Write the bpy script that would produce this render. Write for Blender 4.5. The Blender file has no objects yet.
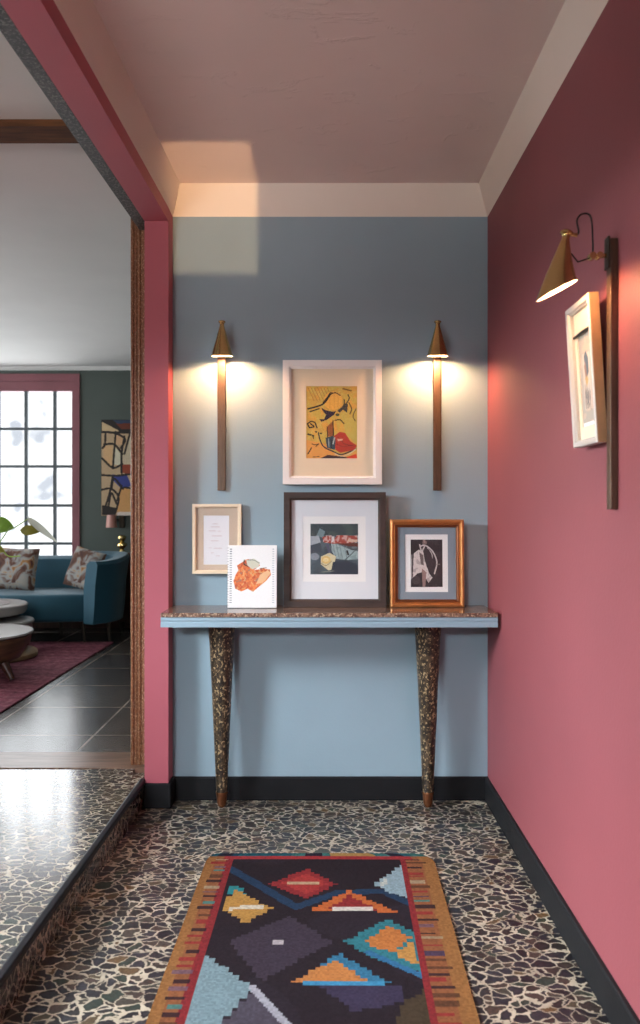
import bpy, bmesh, math, random
import numpy as np
from mathutils import Vector, Matrix
C = bpy.context.scene.collection
PI = math.pi
random.seed(4)
F = 800.0; CX = 322.5; CY = 512.0; H = 1.3
def P(x, y, d): return Vector(((x-CX)*d/F, d, H-(y-CY)*d/F))
def FX(x, y, z=0.0):                       # photo pixel lying on a horizontal plane
    d = (H-z)*F/(y-CY); return ((x-CX)*d/F, d)

# ---------------------------------------------------------------- materials
def lin(c):
    r = []
    for v in c[:3]:
        v = v/255.0
        r.append(v/12.92 if v <= .04045 else ((v+.055)/1.055)**2.4)
    return (*r, 1)
class NT:
    def __init__(s, name):
        m = bpy.data.materials.new(name); m.use_nodes = True
        s.m = m; s.t = m.node_tree; s.t.nodes.clear()
        s.out = s.n('ShaderNodeOutputMaterial'); s.b = s.n('ShaderNodeBsdfPrincipled')
        s.l(s.b, 'BSDF', s.out, 'Surface')
    def n(s, typ, **kw):
        k = s.t.nodes.new(typ)
        for a, v in kw.items():
            if hasattr(k, a) and not isinstance(getattr(type(k), a, None), type(None)) and a not in ('Scale',): 
                try: setattr(k, a, v); continue
                except Exception: pass
            k.inputs[a].default_value = v
        return k
    def l(s, a, ao, b, bi): s.t.links.new(a.outputs[ao], b.inputs[bi])
    def coord(s, scale=(1,1,1), rot=(0,0,0), which='Object'):
        c = s.n('ShaderNodeTexCoord'); m = s.n('ShaderNodeMapping')
        m.inputs['Scale'].default_value = scale; m.inputs['Rotation'].default_value = rot
        s.l(c, which, m, 'Vector'); return m
    def noise(s, vec, scale, detail=3, rough=.55):
        k = s.n('ShaderNodeTexNoise'); k.inputs['Scale'].default_value = scale
        k.inputs['Detail'].default_value = detail; k.inputs['Roughness'].default_value = rough
        s.l(vec, 0, k, 'Vector'); return k
    def ramp(s, src, so, stops):
        r = s.n('ShaderNodeValToRGB'); e = r.color_ramp.elements
        while len(e) < len(stops): e.new(.5)
        for k, (p, c) in zip(e, stops): k.position = p; k.color = c if len(c) == 4 else (*c, 1)
        s.l(src, so, r, 'Fac'); return r
    def mix(s, a, b, fac=.5, mode='MIX'):
        k = s.n('ShaderNodeMix'); k.data_type = 'RGBA'; k.blend_type = mode
        for i, v in ((6, a), (7, b)):
            if isinstance(v, tuple) and len(v) == 2 and hasattr(v[0], 'outputs'): s.t.links.new(v[0].outputs[v[1]], k.inputs[i])
            else: k.inputs[i].default_value = v
        if isinstance(fac, tuple): s.t.links.new(fac[0].outputs[fac[1]], k.inputs[0])
        else: k.inputs[0].default_value = fac
        return k
    def bump(s, src, so, strength=.2, dist=.01):
        b = s.n('ShaderNodeBump'); b.inputs['Strength'].default_value = strength; b.inputs['Distance'].default_value = dist
        s.l(src, so, b, 'Height'); s.l(b, 'Normal', s.b, 'Normal'); return b
def paint(name, col, rough=.6, var=.12, scale=3, bump=.15, bscale=60, metal=0, spec=.5, streak=None):
    t = NT(name); v = t.coord(streak or (1,1,1))
    n = t.noise(v, scale, 4)
    c = lin(col); d = tuple(x*(1-var) for x in c[:3])+(1,); e = tuple(min(1, x*(1+var)) for x in c[:3])+(1,)
    r = t.ramp(n, 'Fac', [(.3, d), (.7, e)]); t.l(r, 'Color', t.b, 'Base Color')
    t.b.inputs['Roughness'].default_value = rough; t.b.inputs['Metallic'].default_value = metal
    t.b.inputs['Specular IOR Level'].default_value = spec
    if bump: n2 = t.noise(v, bscale, 3); t.bump(n2, 'Fac', bump, .004)
    return t.m
def emis(name, col, s):
    t = NT(name); t.b.inputs['Base Color'].default_value = lin(col)
    t.b.inputs['Emission Color'].default_value = lin(col); t.b.inputs['Emission Strength'].default_value = s; return t.m
def speckle(name, base, cols, scale=60, rough=.35, metal=0, bump=.2, thr=(.45, .55), stretch=(1,1,1)):
    t = NT(name); v = t.coord(stretch); n = t.noise(v, scale, 5, .65)
    r = t.ramp(n, 'Fac', [(thr[0], lin(base)), (thr[1], lin(cols[0]))])
    n2 = t.noise(v, scale*.45, 3); r2 = t.ramp(n2, 'Fac', [(.5, (0,0,0)), (.58, (1,1,1))])
    mx = t.mix((r, 'Color'), lin(cols[1]), fac=.5); 
    n3 = t.noise(v, scale*1.7, 3); r3 = t.ramp(n3, 'Fac', [(.56, (0,0,0)), (.62, (1,1,1))])
    mm = t.mix((r, 'Color'), lin(cols[1]), fac=(r3, 'Color'))
    t.t.links.new(mm.outputs[2], t.b.inputs['Base Color'])
    t.b.inputs['Roughness'].default_value = rough; t.b.inputs['Metallic'].default_value = metal
    t.bump(n, 'Fac', bump, .003); return t.m
def terrazzo(name, rough=.22):
    t = NT(name); v = t.coord((.95, 1.2, 1.1))
    dn = t.noise(v, 14, 3, .6)
    sub = t.n('ShaderNodeVectorMath'); sub.operation = 'SUBTRACT'; t.l(dn, 'Color', sub, 0); sub.inputs[1].default_value = (.5,.5,.5)
    sc = t.n('ShaderNodeVectorMath'); sc.operation = 'SCALE'; t.l(sub, 'Vector', sc, 0); sc.inputs['Scale'].default_value = .06
    ad = t.n('ShaderNodeVectorMath'); ad.operation = 'ADD'; t.l(v, 0, ad, 0); t.l(sc, 'Vector', ad, 1)
    e = t.n('ShaderNodeTexVoronoi'); e.feature = 'DISTANCE_TO_EDGE'; e.inputs['Scale'].default_value = 25; t.l(ad, 'Vector', e, 'Vector')
    c = t.n('ShaderNodeTexVoronoi'); c.inputs['Scale'].default_value = 25; t.l(ad, 'Vector', c, 'Vector')
    w = t.noise(v, 9, 3)
    thr = t.n('ShaderNodeMath'); thr.operation = 'MULTIPLY_ADD'; t.l(w, 'Fac', thr, 0); thr.inputs[1].default_value = -.16; thr.inputs[2].default_value = .033
    s = t.n('ShaderNodeMath'); s.operation = 'ADD'; t.l(e, 'Distance', s, 0); t.l(thr, 'Value', s, 1)
    m = t.ramp(s, 'Value', [(.0, (0,0,0)), (.018, (1,1,1))])
    sep = t.n('ShaderNodeSeparateColor'); t.l(c, 'Color', sep, 'Color')
    st = t.ramp(sep, 'Red', [(0, lin((26,26,30))), (.35, lin((44,44,50))), (.6, lin((34,32,32))), (.78, lin((70,58,52))), (.9, lin((38,52,46))), (1, lin((95,72,48)))])
    fn = t.noise(v, 120, 3); st2 = t.mix((st, 'Color'), lin((90,88,90)), fac=.0)
    fr = t.ramp(fn, 'Fac', [(.35, (.7,.7,.7)), (.7, (1.3,1.3,1.3))])
    st3 = t.mix((st, 'Color'), (fr, 'Color'), fac=1.0, mode='MULTIPLY')
    gr = t.ramp(w, 'Fac', [(.3, lin((132,122,106))), (.7, lin((182,172,152)))])
    mm = t.n('ShaderNodeMix'); mm.data_type = 'RGBA'; t.l(m, 'Color', mm, 0)
    t.t.links.new(gr.outputs['Color'], mm.inputs[6]); t.t.links.new(st3.outputs[2], mm.inputs[7])
    t.t.links.new(mm.outputs[2], t.b.inputs['Base Color'])
    t.b.inputs['Roughness'].default_value = rough
    t.bump(m, 'Color', .12, .001); return t.m
def wood(name, dark, light, rough=.45, scale=6, axis=(1,1,12), bump=.15):
    t = NT(name); v = t.coord(axis); n = t.noise(v, scale, 6, .65)
    r = t.ramp(n, 'Fac', [(.3, lin(dark)), (.7, lin(light))]); t.l(r, 'Color', t.b, 'Base Color')
    t.b.inputs['Roughness'].default_value = rough; t.bump(n, 'Fac', bump, .003); return t.m
def vcol(name, rough=.75, weave=None, spec=.3):
    t = NT(name); a = t.n('ShaderNodeAttribute'); a.attribute_name = 'pigment'
    t.l(a, 'Color', t.b, 'Base Color'); t.b.inputs['Roughness'].default_value = rough
    t.b.inputs['Specular IOR Level'].default_value = spec
    if weave:
        v = t.coord((1,1,1)); w = t.n('ShaderNodeTexWave'); w.inputs['Scale'].default_value = weave; w.bands_direction = 'X'; t.l(v, 0, w, 'Vector')
        w2 = t.n('ShaderNodeTexWave'); w2.inputs['Scale'].default_value = weave*.6; w2.bands_direction = 'Y'; t.l(v, 0, w2, 'Vector')
        n = t.noise(v, 300, 2)
        ad = t.n('ShaderNodeMath'); t.l(w, 'Fac', ad, 0); t.l(w2, 'Fac', ad, 1)
        a2 = t.n('ShaderNodeMath'); t.l(ad, 'Value', a2, 0); t.l(n, 'Fac', a2, 1)
        t.bump(a2, 'Value', .6, .003)
    return t.m
def glass(name, glossy=.06):
    t = NT(name); t.t.nodes.remove(t.b)
    tr = t.n('ShaderNodeBsdfTransparent'); g = t.n('ShaderNodeBsdfGlossy'); g.inputs['Roughness'].default_value = .03
    mx = t.n('ShaderNodeMixShader'); mx.inputs[0].default_value = .025
    t.l(tr, 0, mx, 1); t.l(g, 0, mx, 2); t.l(mx, 0, t.out, 'Surface'); return t.m

M = {}
M['blue'] = paint('blue_grey_wall_paint', (140,162,174), .55, .05, 2, .12, 90)
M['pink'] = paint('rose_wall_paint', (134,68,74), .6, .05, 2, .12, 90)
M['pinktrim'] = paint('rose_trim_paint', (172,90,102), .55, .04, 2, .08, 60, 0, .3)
M['cream'] = paint('cream_plaster', (230,218,206), .7, .03, 2, .15, 30)
def ceil_mat(name, col, depth):
    t = NT(name); v = t.coord((1,1,1)); n = t.noise(v, 2.5, 3); c = lin(col)
    r = t.ramp(n, 'Fac', [(.3, tuple(x*.95 for x in c[:3])), (.7, c)]); t.l(r, 'Color', t.b, 'Base Color')
    t.b.inputs['Roughness'].default_value = .8
    v2 = t.coord((1,2.2,1)); n2 = t.noise(v2, 3.2, 6, .62); n2.inputs['Distortion'].default_value = 1.3
    r2 = t.ramp(n2, 'Fac', [(.60, (0,0,0)), (.64, (.7,.7,.7)), (.66, (.3,.3,.3))]); t.bump(r2, 'Color', depth, .006); return t.m
M['ceil'] = ceil_mat('hall_ceiling_plaster', (232,214,208), .5)
M['ceil2'] = ceil_mat('lounge_ceiling_plaster', (214,212,208), .1)
M['black'] = paint('charcoal_baseboard_paint', (27,27,29), .55, .12, 6, .1, 60, 0, .15)
M['nosing'] = paint('black_nosing', (20,23,30), .45, .2, 8, .1, 60, 0, .3)
M['terrazzo'] = terrazzo('pebble_terrazzo', .33)
M['terrazzo2'] = terrazzo('pebble_terrazzo_polished', .2)
M['terrazzo2'].node_tree.nodes['Principled BSDF'].inputs['Coat Weight'].default_value = .6
M['terrazzo2'].node_tree.nodes['Principled BSDF'].inputs['Coat Roughness'].default_value = .12
M['granite'] = speckle('mottled_dark_timber', (32,28,26), [(70,66,62), (110,106,100)], 70, .5, 0, .4, (.5,.62), (1,1,1))
M['casing'] = speckle('worn_brown_casing', (108,66,38), [(136,88,56), (176,142,112)], 90, .45, 0, .6, (.4,.6), (2,2,.6))
M['joist'] = wood('brown_ceiling_timber', (60,34,18), (104,64,34), .95, 5, (1,8,8))
M['thresh'] = wood('worn_threshold_wood', (92,66,52), (150,118,98), .3, 4, (1,10,1))
M['brass'] = paint('brushed_brass', (204,180,124), .26, .12, 5, .05, 200, 1, streak=(1,1,.1))
M['bronze'] = wood('bronze_brown_bar', (62,46,36), (108,84,66), .4, 5, (10,10,1), .1)
M['bronze'].node_tree.nodes['Principled BSDF'].inputs['Metallic'].default_value = .35
M['darkmetal'] = paint('dark_bronze_metal', (58,50,42), .4, .2, 20, .2, 100, .7)
M['cable'] = paint('black_cable', (22,16,16), .5, .1, 5, 0)
M['shadein'] = paint('white_shade_lining', (250,244,232), .5, .01, 5, 0)
M['bulb'] = emis('lit_bulb', (255,214,160), 14)
M['leg'] = speckle('mosaic_leg', (30,25,22), [(74,60,46), (168,146,112)], 60, .3, 0, .3, (.46,.56), (1,1,.7))
M['copper'] = paint('aged_copper', (132,84,56), .38, .25, 30, .2, 80, .8)
M['tabletop'] = speckle('polished_terrazzo_top', (74,64,60), [(110,88,76), (160,136,118)], 60, .12, 0, .02)
M['tableedge'] = speckle('terrazzo_edge', (86,60,50), [(140,108,90), (188,164,140)], 60, .3, 0, .1)
M['apron'] = paint('light_blue_apron_paint', (140,164,178), .4, .04, 3, .05)
M['whiteframe'] = paint('white_frame_lacquer', (232,226,222), .35, .02, 3, 0)
M['brownframe'] = wood('brown_frame_wood', (46,32,28), (66,48,42), .55, 6, (1,1,6), .05)
M['gold'] = paint('copper_gold_leaf', (208,146,92), .36, .15, 14, .15, 60, .85)
M['golddark'] = paint('dark_copper_slip', (120,70,40), .35, .15, 14, .1, 60, .6)
M['creamframe'] = paint('pale_wood_frame', (226,206,178), .4, .03, 3, 0)
M['silverframe'] = paint('pale_silver_frame', (186,180,174), .35, .04, 6, .05)
M['woodside'] = wood('pale_wood_frame_side', (150,112,80), (186,146,108), .4, 5, (6,1,1), .05)
M['mat_cream'] = paint('cream_mat_board', (232,214,186), .8, .01, 3, 0)
M['mat_white'] = paint('white_mat_board', (220,222,226), .8, .01, 3, 0)
M['mat_beige'] = paint('beige_mat_board', (200,178,158), .8, .02, 3, 0)
M['mat_grey'] = paint('blue_grey_mat_board', (128,140,150), .8, .02, 3, 0)
M['paper'] = paint('white_paper', (236,234,232), .8, .01, 3, 0)
M['glass'] = glass('picture_glass')
M['wglass'] = glass('window_glass')
M['art'] = vcol('ink_and_paint', .7)
M['rug'] = vcol('woven_wool', .95, 90, .1)
M['green'] = paint('dark_green_wall_paint', (62,72,66), .55, .05, 2, .1)
M['mauve'] = paint('mauve_window_paint', (122,68,76), .45, .08, 4, .1)
M['steel'] = paint('dark_grey_muntin', (70,78,82), .45, .08, 6, .05)
M['teal'] = paint('teal_velvet', (9,70,88), .7, .12, 4, .1, 200)
M['teal'].node_tree.nodes['Principled BSDF'].inputs['Sheen Weight'].default_value = .15
M['walnut'] = wood('walnut_planks', (66,42,30), (126,90,66), .35, 4, (1,1,9), .1)
M['greytop'] = paint('pale_grey_lacquer', (172,166,164), .2, .05, 4, 0)
M['rose'] = paint('rose_wood_drum', (150,112,108), .35, .1, 4, .05)
M['lightwood'] = wood('light_wood', (150,120,90), (196,166,128), .4, 5, (1,1,8), .05)
M['darkwood'] = wood('dark_red_wood', (46,24,18), (84,46,34), .35, 5, (8,1,1), .05)
M['leaf'] = paint('green_leaf', (132,168,52), .4, .25, 14, .1, 60)
M['leafdark'] = paint('olive_leaf', (146,140,40), .4, .3, 14, .1, 60)
M['leafwhite'] = paint('pale_leaf', (236,238,228), .5, .04, 14, .05, 60)
M['pot'] = paint('grey_ceramic', (140,136,130), .4, .1, 8, .05)
M['pinklamp'] = paint('dusty_pink_metal', (176,124,112), .4, .06, 5, 0)
t = NT('slate_tiles'); v = t.coord((1,1,1)); b = t.n('ShaderNodeTexBrick'); b.offset = .0; b.inputs['Scale'].default_value = 1
b.inputs['Brick Width'].default_value = .6; b.inputs['Row Height'].default_value = .6; b.inputs['Mortar Size'].default_value = .006
b.inputs['Color1'].default_value = lin((82,77,74)); b.inputs['Color2'].default_value = lin((62,60,62)); b.inputs['Mortar'].default_value = lin((150,142,134))
t.l(v, 0, b, 'Vector'); n = t.noise(v, 5, 6, .7); rr = t.ramp(n, 'Fac', [(.35, (.55,.55,.55)), (.72, (1.7,1.6,1.5))])
mx = t.mix((b, 'Color'), (rr, 'Color'), 1.0, 'MULTIPLY'); t.t.links.new(mx.outputs[2], t.b.inputs['Base Color'])
t.b.inputs['Roughness'].default_value = .26; t.bump(n, 'Fac', .05, .004); M['slate'] = t.m
t = NT('faded_red_carpet'); v = t.coord((1,1,1)); n = t.noise(v, 26, 5, .7); n1 = t.noise(v, 4, 3)
r = t.ramp(n, 'Fac', [(.3, lin((84,34,48))), (.5, lin((132,62,80))), (.72, lin((168,112,120)))])
wv = t.n('ShaderNodeTexWave'); wv.inputs['Scale'].default_value = 2.2; wv.bands_direction = 'Y'; wv.inputs['Distortion'].default_value = 4; t.l(v, 0, wv, 'Vector')
rw = t.ramp(wv, 'Fac', [(.2, (.75,.7,.72)), (.6, (1,1,1))]); mx = t.mix((r, 'Color'), (rw, 'Color'), .8, 'MULTIPLY')
t.t.links.new(mx.outputs[2], t.b.inputs['Base Color']); t.b.inputs['Roughness'].default_value = .95; t.bump(n, 'Fac', .4, .01); M['carpet'] = t.m
t = NT('patterned_cushion_cloth'); v = t.coord((1,1,1)); n = t.noise(v, 9, 2, .5); n.inputs['Distortion'].default_value = .8
r = t.ramp(n, 'Fac', [(.3, lin((60,38,34))), (.42, lin((98,66,52))), (.5, lin((138,138,136))), (.57, lin((150,142,132))), (.64, lin((150,104,56))), (.72, lin((84,48,44)))])
t.l(r, 'Color', t.b, 'Base Color'); t.b.inputs['Roughness'].default_value = .9; M['cushion'] = t.m

# ---------------------------------------------------------------- mesh helpers
def obj(name, bm, mat, parent=None, smooth=False, loc=None, label=None):
    me = bpy.data.meshes.new(name)
    if isinstance(bm, bmesh.types.BMesh):
        bmesh.ops.recalc_face_normals(bm, faces=bm.faces); bm.to_mesh(me); bm.free()
    else: me = bm
    o = bpy.data.objects.new(name, me); C.objects.link(o)
    for m in (mat if isinstance(mat, (list, tuple)) else [mat]): me.materials.append(m)
    if smooth:
        for p in me.polygons: p.use_smooth = True
        try: me.set_sharp_from_angle(angle=math.radians(40))
        except Exception: pass
    if parent: o.parent = parent
    if loc: o.location = loc
    if label: o['label'] = label
    return o
def tag(o, label=None, cat=None, group=None, kind=None):
    if label: o['label'] = label
    if cat: o['category'] = cat
    if group: o['group'] = group
    if kind: o['kind'] = kind
    return o
def struct(name, bm, mat, **k): return tag(obj(name, bm, mat, **k), kind='structure')
def thing(name, label, cat, loc=(0,0,0), rot=(0,0,0), group=None):
    o = bpy.data.objects.new(name, None); C.objects.link(o); o.location = loc; o.rotation_euler = rot
    o.empty_display_size = .1
    return tag(o, label, cat, group)
def bx(bm, x0, x1, y0, y1, z0, z1, bev=0, mi=0):
    r = bmesh.ops.create_cube(bm, size=1); vs = r['verts']
    for v in vs: v.co = Vector((x0+(v.co.x+.5)*(x1-x0), y0+(v.co.y+.5)*(y1-y0), z0+(v.co.z+.5)*(z1-z0)))
    fs = {f for v in vs for f in v.link_faces}
    for f in fs: f.material_index = mi
    if bev:
        es = list({e for v in vs for e in v.link_edges})
        bmesh.ops.bevel(bm, geom=es, offset=bev, segments=2, affect='EDGES', profile=.5)
    return bm
def B(*a, **k): return bx(bmesh.new(), *a, **k)
def hexa(bm, pts, mi=0):                 # 8 points: bottom 4 ccw, top 4 ccw
    v = [bm.verts.new(p) for p in pts]
    for q in ((3,2,1,0),(4,5,6,7),(0,1,5,4),(1,2,6,5),(2,3,7,6),(3,0,4,7)): bm.faces.new([v[i] for i in q]).material_index = mi
    return bm
def sweep_prof(bm, prof, a, b, mi=0):    # profile of points, functions of start/end: a(p), b(p) -> co
    va = [bm.verts.new(a(p)) for p in prof]; vb = [bm.verts.new(b(p)) for p in prof]; n = len(prof)
    for i in range(n): bm.faces.new((va[i], va[(i+1)%n], vb[(i+1)%n], vb[i])).material_index = mi
    bm.faces.new(va[::-1]); bm.faces.new(vb); return bm
def lathe(bm, prof, seg=32, mat=Matrix(), close=False, mi=0):
    rings = []
    for r, z in prof:
        if r < 1e-6: rings.append([bm.verts.new(mat @ Vector((0,0,z)))])
        else: rings.append([bm.verts.new(mat @ Vector((r*math.cos(2*PI*i/seg), r*math.sin(2*PI*i/seg), z))) for i in range(seg)])
    prs = list(zip(rings, rings[1:]))
    if close: prs.append((rings[-1], rings[0]))
    for a, b in prs:
        for i in range(seg):
            j = (i+1) % seg
            if len(a) == 1 and len(b) == 1: continue
            if len(a) == 1: bm.faces.new((a[0], b[i], b[j])).material_index = mi
            elif len(b) == 1: bm.faces.new((a[i], a[j], b[0])).material_index = mi
            else: bm.faces.new((a[i], a[j], b[j], b[i])).material_index = mi
    return bm
def tube(bm, pts, r, seg=10, caps=True, r2=None):
    pts = [Vector(p) for p in pts]; rings = []; n = len(pts); up = None
    for i, p in enumerate(pts):
        d = (pts[min(i+1, n-1)]-pts[max(i-1, 0)]).normalized()
        if up is None: up = d.orthogonal().normalized()
        up = (up-d*up.dot(d)).normalized(); s = d.cross(up)
        rr = r if r2 is None else r+(r2-r)*i/(n-1)
        rings.append([bm.verts.new(p+(up*math.cos(2*PI*k/seg)+s*math.sin(2*PI*k/seg))*rr) for k in range(seg)])
    for a, b in zip(rings, rings[1:]):
        for k in range(seg): bm.faces.new((a[k], a[(k+1)%seg], b[(k+1)%seg], b[k]))
    if caps: bm.faces.new(rings[0][::-1]); bm.faces.new(rings[-1])
    return bm
def spline(pts, n=8):
    pts = [Vector(p) for p in pts]; out = []
    q = [pts[0]*2-pts[1]]+pts+[pts[-1]*2-pts[-2]]
    for i in range(1, len(q)-2):
        for k in range(n):
            t = k/n; a, b, c, d = q[i-1:i+3]
            out.append(.5*((2*b)+(c-a)*t+(2*a-5*b+4*c-d)*t*t+(3*b-a-3*c+d)*t**3))
    out.append(pts[-1]); return out
def dup(root, loc, label=None, rot=None):
    r = root.copy(); C.objects.link(r); r.location = loc
    if rot: r.rotation_euler = rot
    if label: r['label'] = label
    for ch in list(root.children):
        c = ch.copy(); C.objects.link(c); c.parent = r
        for g in ch.children:
            d = g.copy(); C.objects.link(d); d.parent = c
    return r

# ---------------------------------------------------------------- painter: pigments laid on a fine grid of cells
class Canvas:
    def __init__(s, x0, y0, x1, y1, res, base):
        s.x0, s.y0, s.x1, s.y1 = x0, y0, x1, y1
        s.w = max(2, int(round((x1-x0)*res))); s.h = max(2, int(round((y1-y0)*res)))
        xs = x0+(np.arange(s.w)+.5)*(x1-x0)/s.w; ys = y0+(np.arange(s.h)+.5)*(y1-y0)/s.h
        s.X, s.Y = np.meshgrid(xs, ys); s.a = np.zeros((s.h, s.w, 3)); s.a[:] = base
        s.rng = np.random.RandomState(3)
    def put(s, mask, c, al=1):
        s.a[mask] = s.a[mask]*(1-al)+np.array(c)*al
    snap = None
    def poly(s, pts, c, al=1):
        X0_, Y0_ = s.X, s.Y
        if s.snap: s.X = (np.floor(s.X/s.snap[0])+.5)*s.snap[0]; s.Y = (np.floor(s.Y/s.snap[1])+.5)*s.snap[1]
        m = np.zeros(s.X.shape, bool); n = len(pts)
        for i in range(n):
            (xa, ya), (xb, yb) = pts[i], pts[(i+1) % n]
            if ya == yb: continue
            k = ((ya > s.Y) != (yb > s.Y)) & (s.X < (xb-xa)*(s.Y-ya)/(yb-ya)+xa); m ^= k
        s.X, s.Y = X0_, Y0_
        s.put(m, c, al); return m
    def line(s, pts, w, c, al=1):
        m = np.zeros(s.X.shape, bool)
        for (xa, ya), (xb, yb) in zip(pts, pts[1:]):
            dx, dy = xb-xa, yb-ya; L = dx*dx+dy*dy+1e-9
            t = np.clip(((s.X-xa)*dx+(s.Y-ya)*dy)/L, 0, 1)
            m |= (s.X-xa-t*dx)**2+(s.Y-ya-t*dy)**2 < (w/2)**2
        s.put(m, c, al)
    def curve(s, pts, w, c, al=1): s.line([(p.x, p.y) for p in spline([(x, y, 0) for x, y in pts], 6)], w, c, al)
    def ell(s, cx, cy, rx, ry, c, al=1): s.put(((s.X-cx)/rx)**2+((s.Y-cy)/ry)**2 < 1, c, al)
    def smooth_noise(s, cell):
        gh = int((s.y1-s.y0)/cell)+3; gw = int((s.x1-s.x0)/cell)+3; g = s.rng.rand(gh, gw)
        u = (s.X-s.x0)/cell; v = (s.Y-s.y0)/cell; i = u.astype(int); j = v.astype(int); fu = u-i; fv = v-j
        return (g[j,i]*(1-fu)+g[j,i+1]*fu)*(1-fv)+(g[j+1,i]*(1-fu)+g[j+1,i+1]*fu)*fv
    def blotch(s, cell, c, thr=.6, al=.5, mask=None):
        m = s.smooth_noise(cell) > thr
        if mask is not None: m &= mask
        s.put(m, c, al)
    def grain(s, k): s.a = np.clip(s.a*(1+k*(s.rng.rand(*s.X.shape)-.5)[..., None]), 0, 255)
    def mesh(s, name, W, Ht):            # grid in XZ, facing -Y, centred; top row first
        xs = np.linspace(-W/2, W/2, s.w+1); zs = np.linspace(Ht/2, -Ht/2, s.h+1)
        return s._mk(name, [(x, 0, z) for z in zs for x in xs])
    def _mk(s, name, verts):
        w, h = s.w, s.h; me = bpy.data.meshes.new(name)
        faces = [(r*(w+1)+c, (r+1)*(w+1)+c, (r+1)*(w+1)+c+1, r*(w+1)+c+1) for r in range(h) for c in range(w)]
        me.from_pydata(verts, [], faces)
        a = me.attributes.new('pigment', 'FLOAT_COLOR', 'CORNER')
        v = s.a/255.0; L = np.where(v <= .04045, v/12.92, ((v+.055)/1.055)**2.4)
        L = np.concatenate([L, np.ones((h, w, 1))], 2).reshape(-1, 4)
        a.data.foreach_set('color', np.repeat(L, 4, axis=0).ravel().astype(np.float32)); return me

# ================================================================= SETTING
XR = .747; XL = -.678; YB = 3.62; ZC = 2.768; ZK = 2.636; YR = -1.3
K = .018
def lx(x, y): return x-K*(3.52-y)
struct('floor', B(-1.0, XR+.1, YR, YB+.1, -.08, 0), M['terrazzo'])
# raised landing with terrazzo top, riser and black nosing
bm = bmesh.new()
hexa(bm, [(lx(-.79,YR),YR,0),(lx(-.79,3.6),3.6,0),(-2.2,3.6,0),(-2.2,YR,0),(lx(-.79,YR),YR,.126),(lx(-.79,3.6),3.6,.126),(-2.2,3.6,.126),(-2.2,YR,.126)])
hexa(bm, [(lx(-.86,3.6),3.6,0),(lx(-.86,3.6),3.66,0),(-2.2,3.66,0),(-2.2,3.6,0),(lx(-.86,3.6),3.6,.126),(lx(-.86,3.6),3.66,.126),(-2.2,3.66,.126),(-2.2,3.6,.126)])
land = struct('floor_landing', bm, M['terrazzo2'])
bm = bmesh.new()
def nose(y): return lambda p: Vector((lx(-.79, y)+p[0], y, p[1]))
sweep_prof(bm, [(-.012,.1265),(-.006,.129),(.008,.127),(.011,.120),(.011,.106),(.0005,.102),(.0005,.124)], nose(YR), nose(3.519))
struct('trim_step_nosing', bm, M['nosing'])
# walls of the hall
struct('wall_back', B(XL-.004, XR+.1, YB, YB+.14, 0, ZC), M['blue'])
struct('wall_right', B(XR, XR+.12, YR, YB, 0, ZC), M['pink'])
RWN = (-1.95, -.80, 1.50, 2.25)
# left side: rose post and rose beam of the wide opening
bm = bmesh.new()
bx(bm, -.783, XL, 3.52, 3.70, 0, ZC)
zb = 2.58
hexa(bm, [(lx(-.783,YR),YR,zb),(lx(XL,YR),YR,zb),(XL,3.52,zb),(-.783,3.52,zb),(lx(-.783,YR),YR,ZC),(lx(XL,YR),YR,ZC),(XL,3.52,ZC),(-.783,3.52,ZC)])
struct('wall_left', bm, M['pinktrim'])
bm = bmesh.new()
hexa(bm, [(lx(-.832,YR),YR,zb+.002),(lx(-.7835,YR),YR,zb+.002),(-.7835,3.64,zb+.002),(-.832,3.64,zb+.002),(lx(-.832,YR),YR,ZC),(lx(-.7835,YR),YR,ZC),(-.7835,3.64,ZC),(-.832,3.64,ZC)])
struct('trim_beam_lining', bm, M['granite'])
# doorway casing behind the post
bm = bmesh.new()
bx(bm, -.886, -.784, 3.705, 3.86, .126, ZC)
tube(bm, [(-.880,3.703,.126),(-.880,3.703,ZC)], .008, 10)
tube(bm, [(-.862,3.704,.126),(-.862,3.704,ZC)], .004, 8)
tube(bm, [(-.846,3.703,.126),(-.846,3.703,ZC)], .006, 8)
struct('trim_doorway_casing', bm, M['casing'])
struct('trim_threshold', B(-2.3, -.80, 3.66, 3.90, .04, .130), M['thresh'])
struct('trim_ceiling_timber', B(-5.2, -.835, 2.99, 3.13, 2.742, ZC), M['joist'])
# cornices
bm = bmesh.new()
sweep_prof(bm, [(XR, ZK), (XR-.012, ZK+.03), (XR-.05, ZC), (XR, ZC)], lambda p: Vector((p[0], YR, p[1])), lambda p: Vector((p[0], YB, p[1])))
struct('trim_1', bm, M['cream'])
bm = bmesh.new()
sweep_prof(bm, [(YB, ZK), (YB-.012, ZK+.03), (YB-.05, ZC), (YB, ZC)], lambda p: Vector((XL, p[0], p[1])), lambda p: Vector((XR, p[0], p[1])))
struct('trim_2', bm, M['cream'])
bm = bmesh.new()
sweep_prof(bm, [(XL, ZK), (XL+.012, ZK+.03), (XL+.042, ZC), (XL, ZC)], lambda p: Vector((lx(p[0],YR), YR, p[1])), lambda p: Vector((p[0], YB, p[1])))
struct('trim_3', bm, M['cream'])
struct('ceiling', B(-.79, XR+.1, YR-.1, YB+.1, ZC, ZC+.08), M['ceil'])
struct('ceiling_lounge', B(-5.3, -.79, YR-.1, 8.3, ZC, ZC+.08), M['ceil2'])
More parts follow.
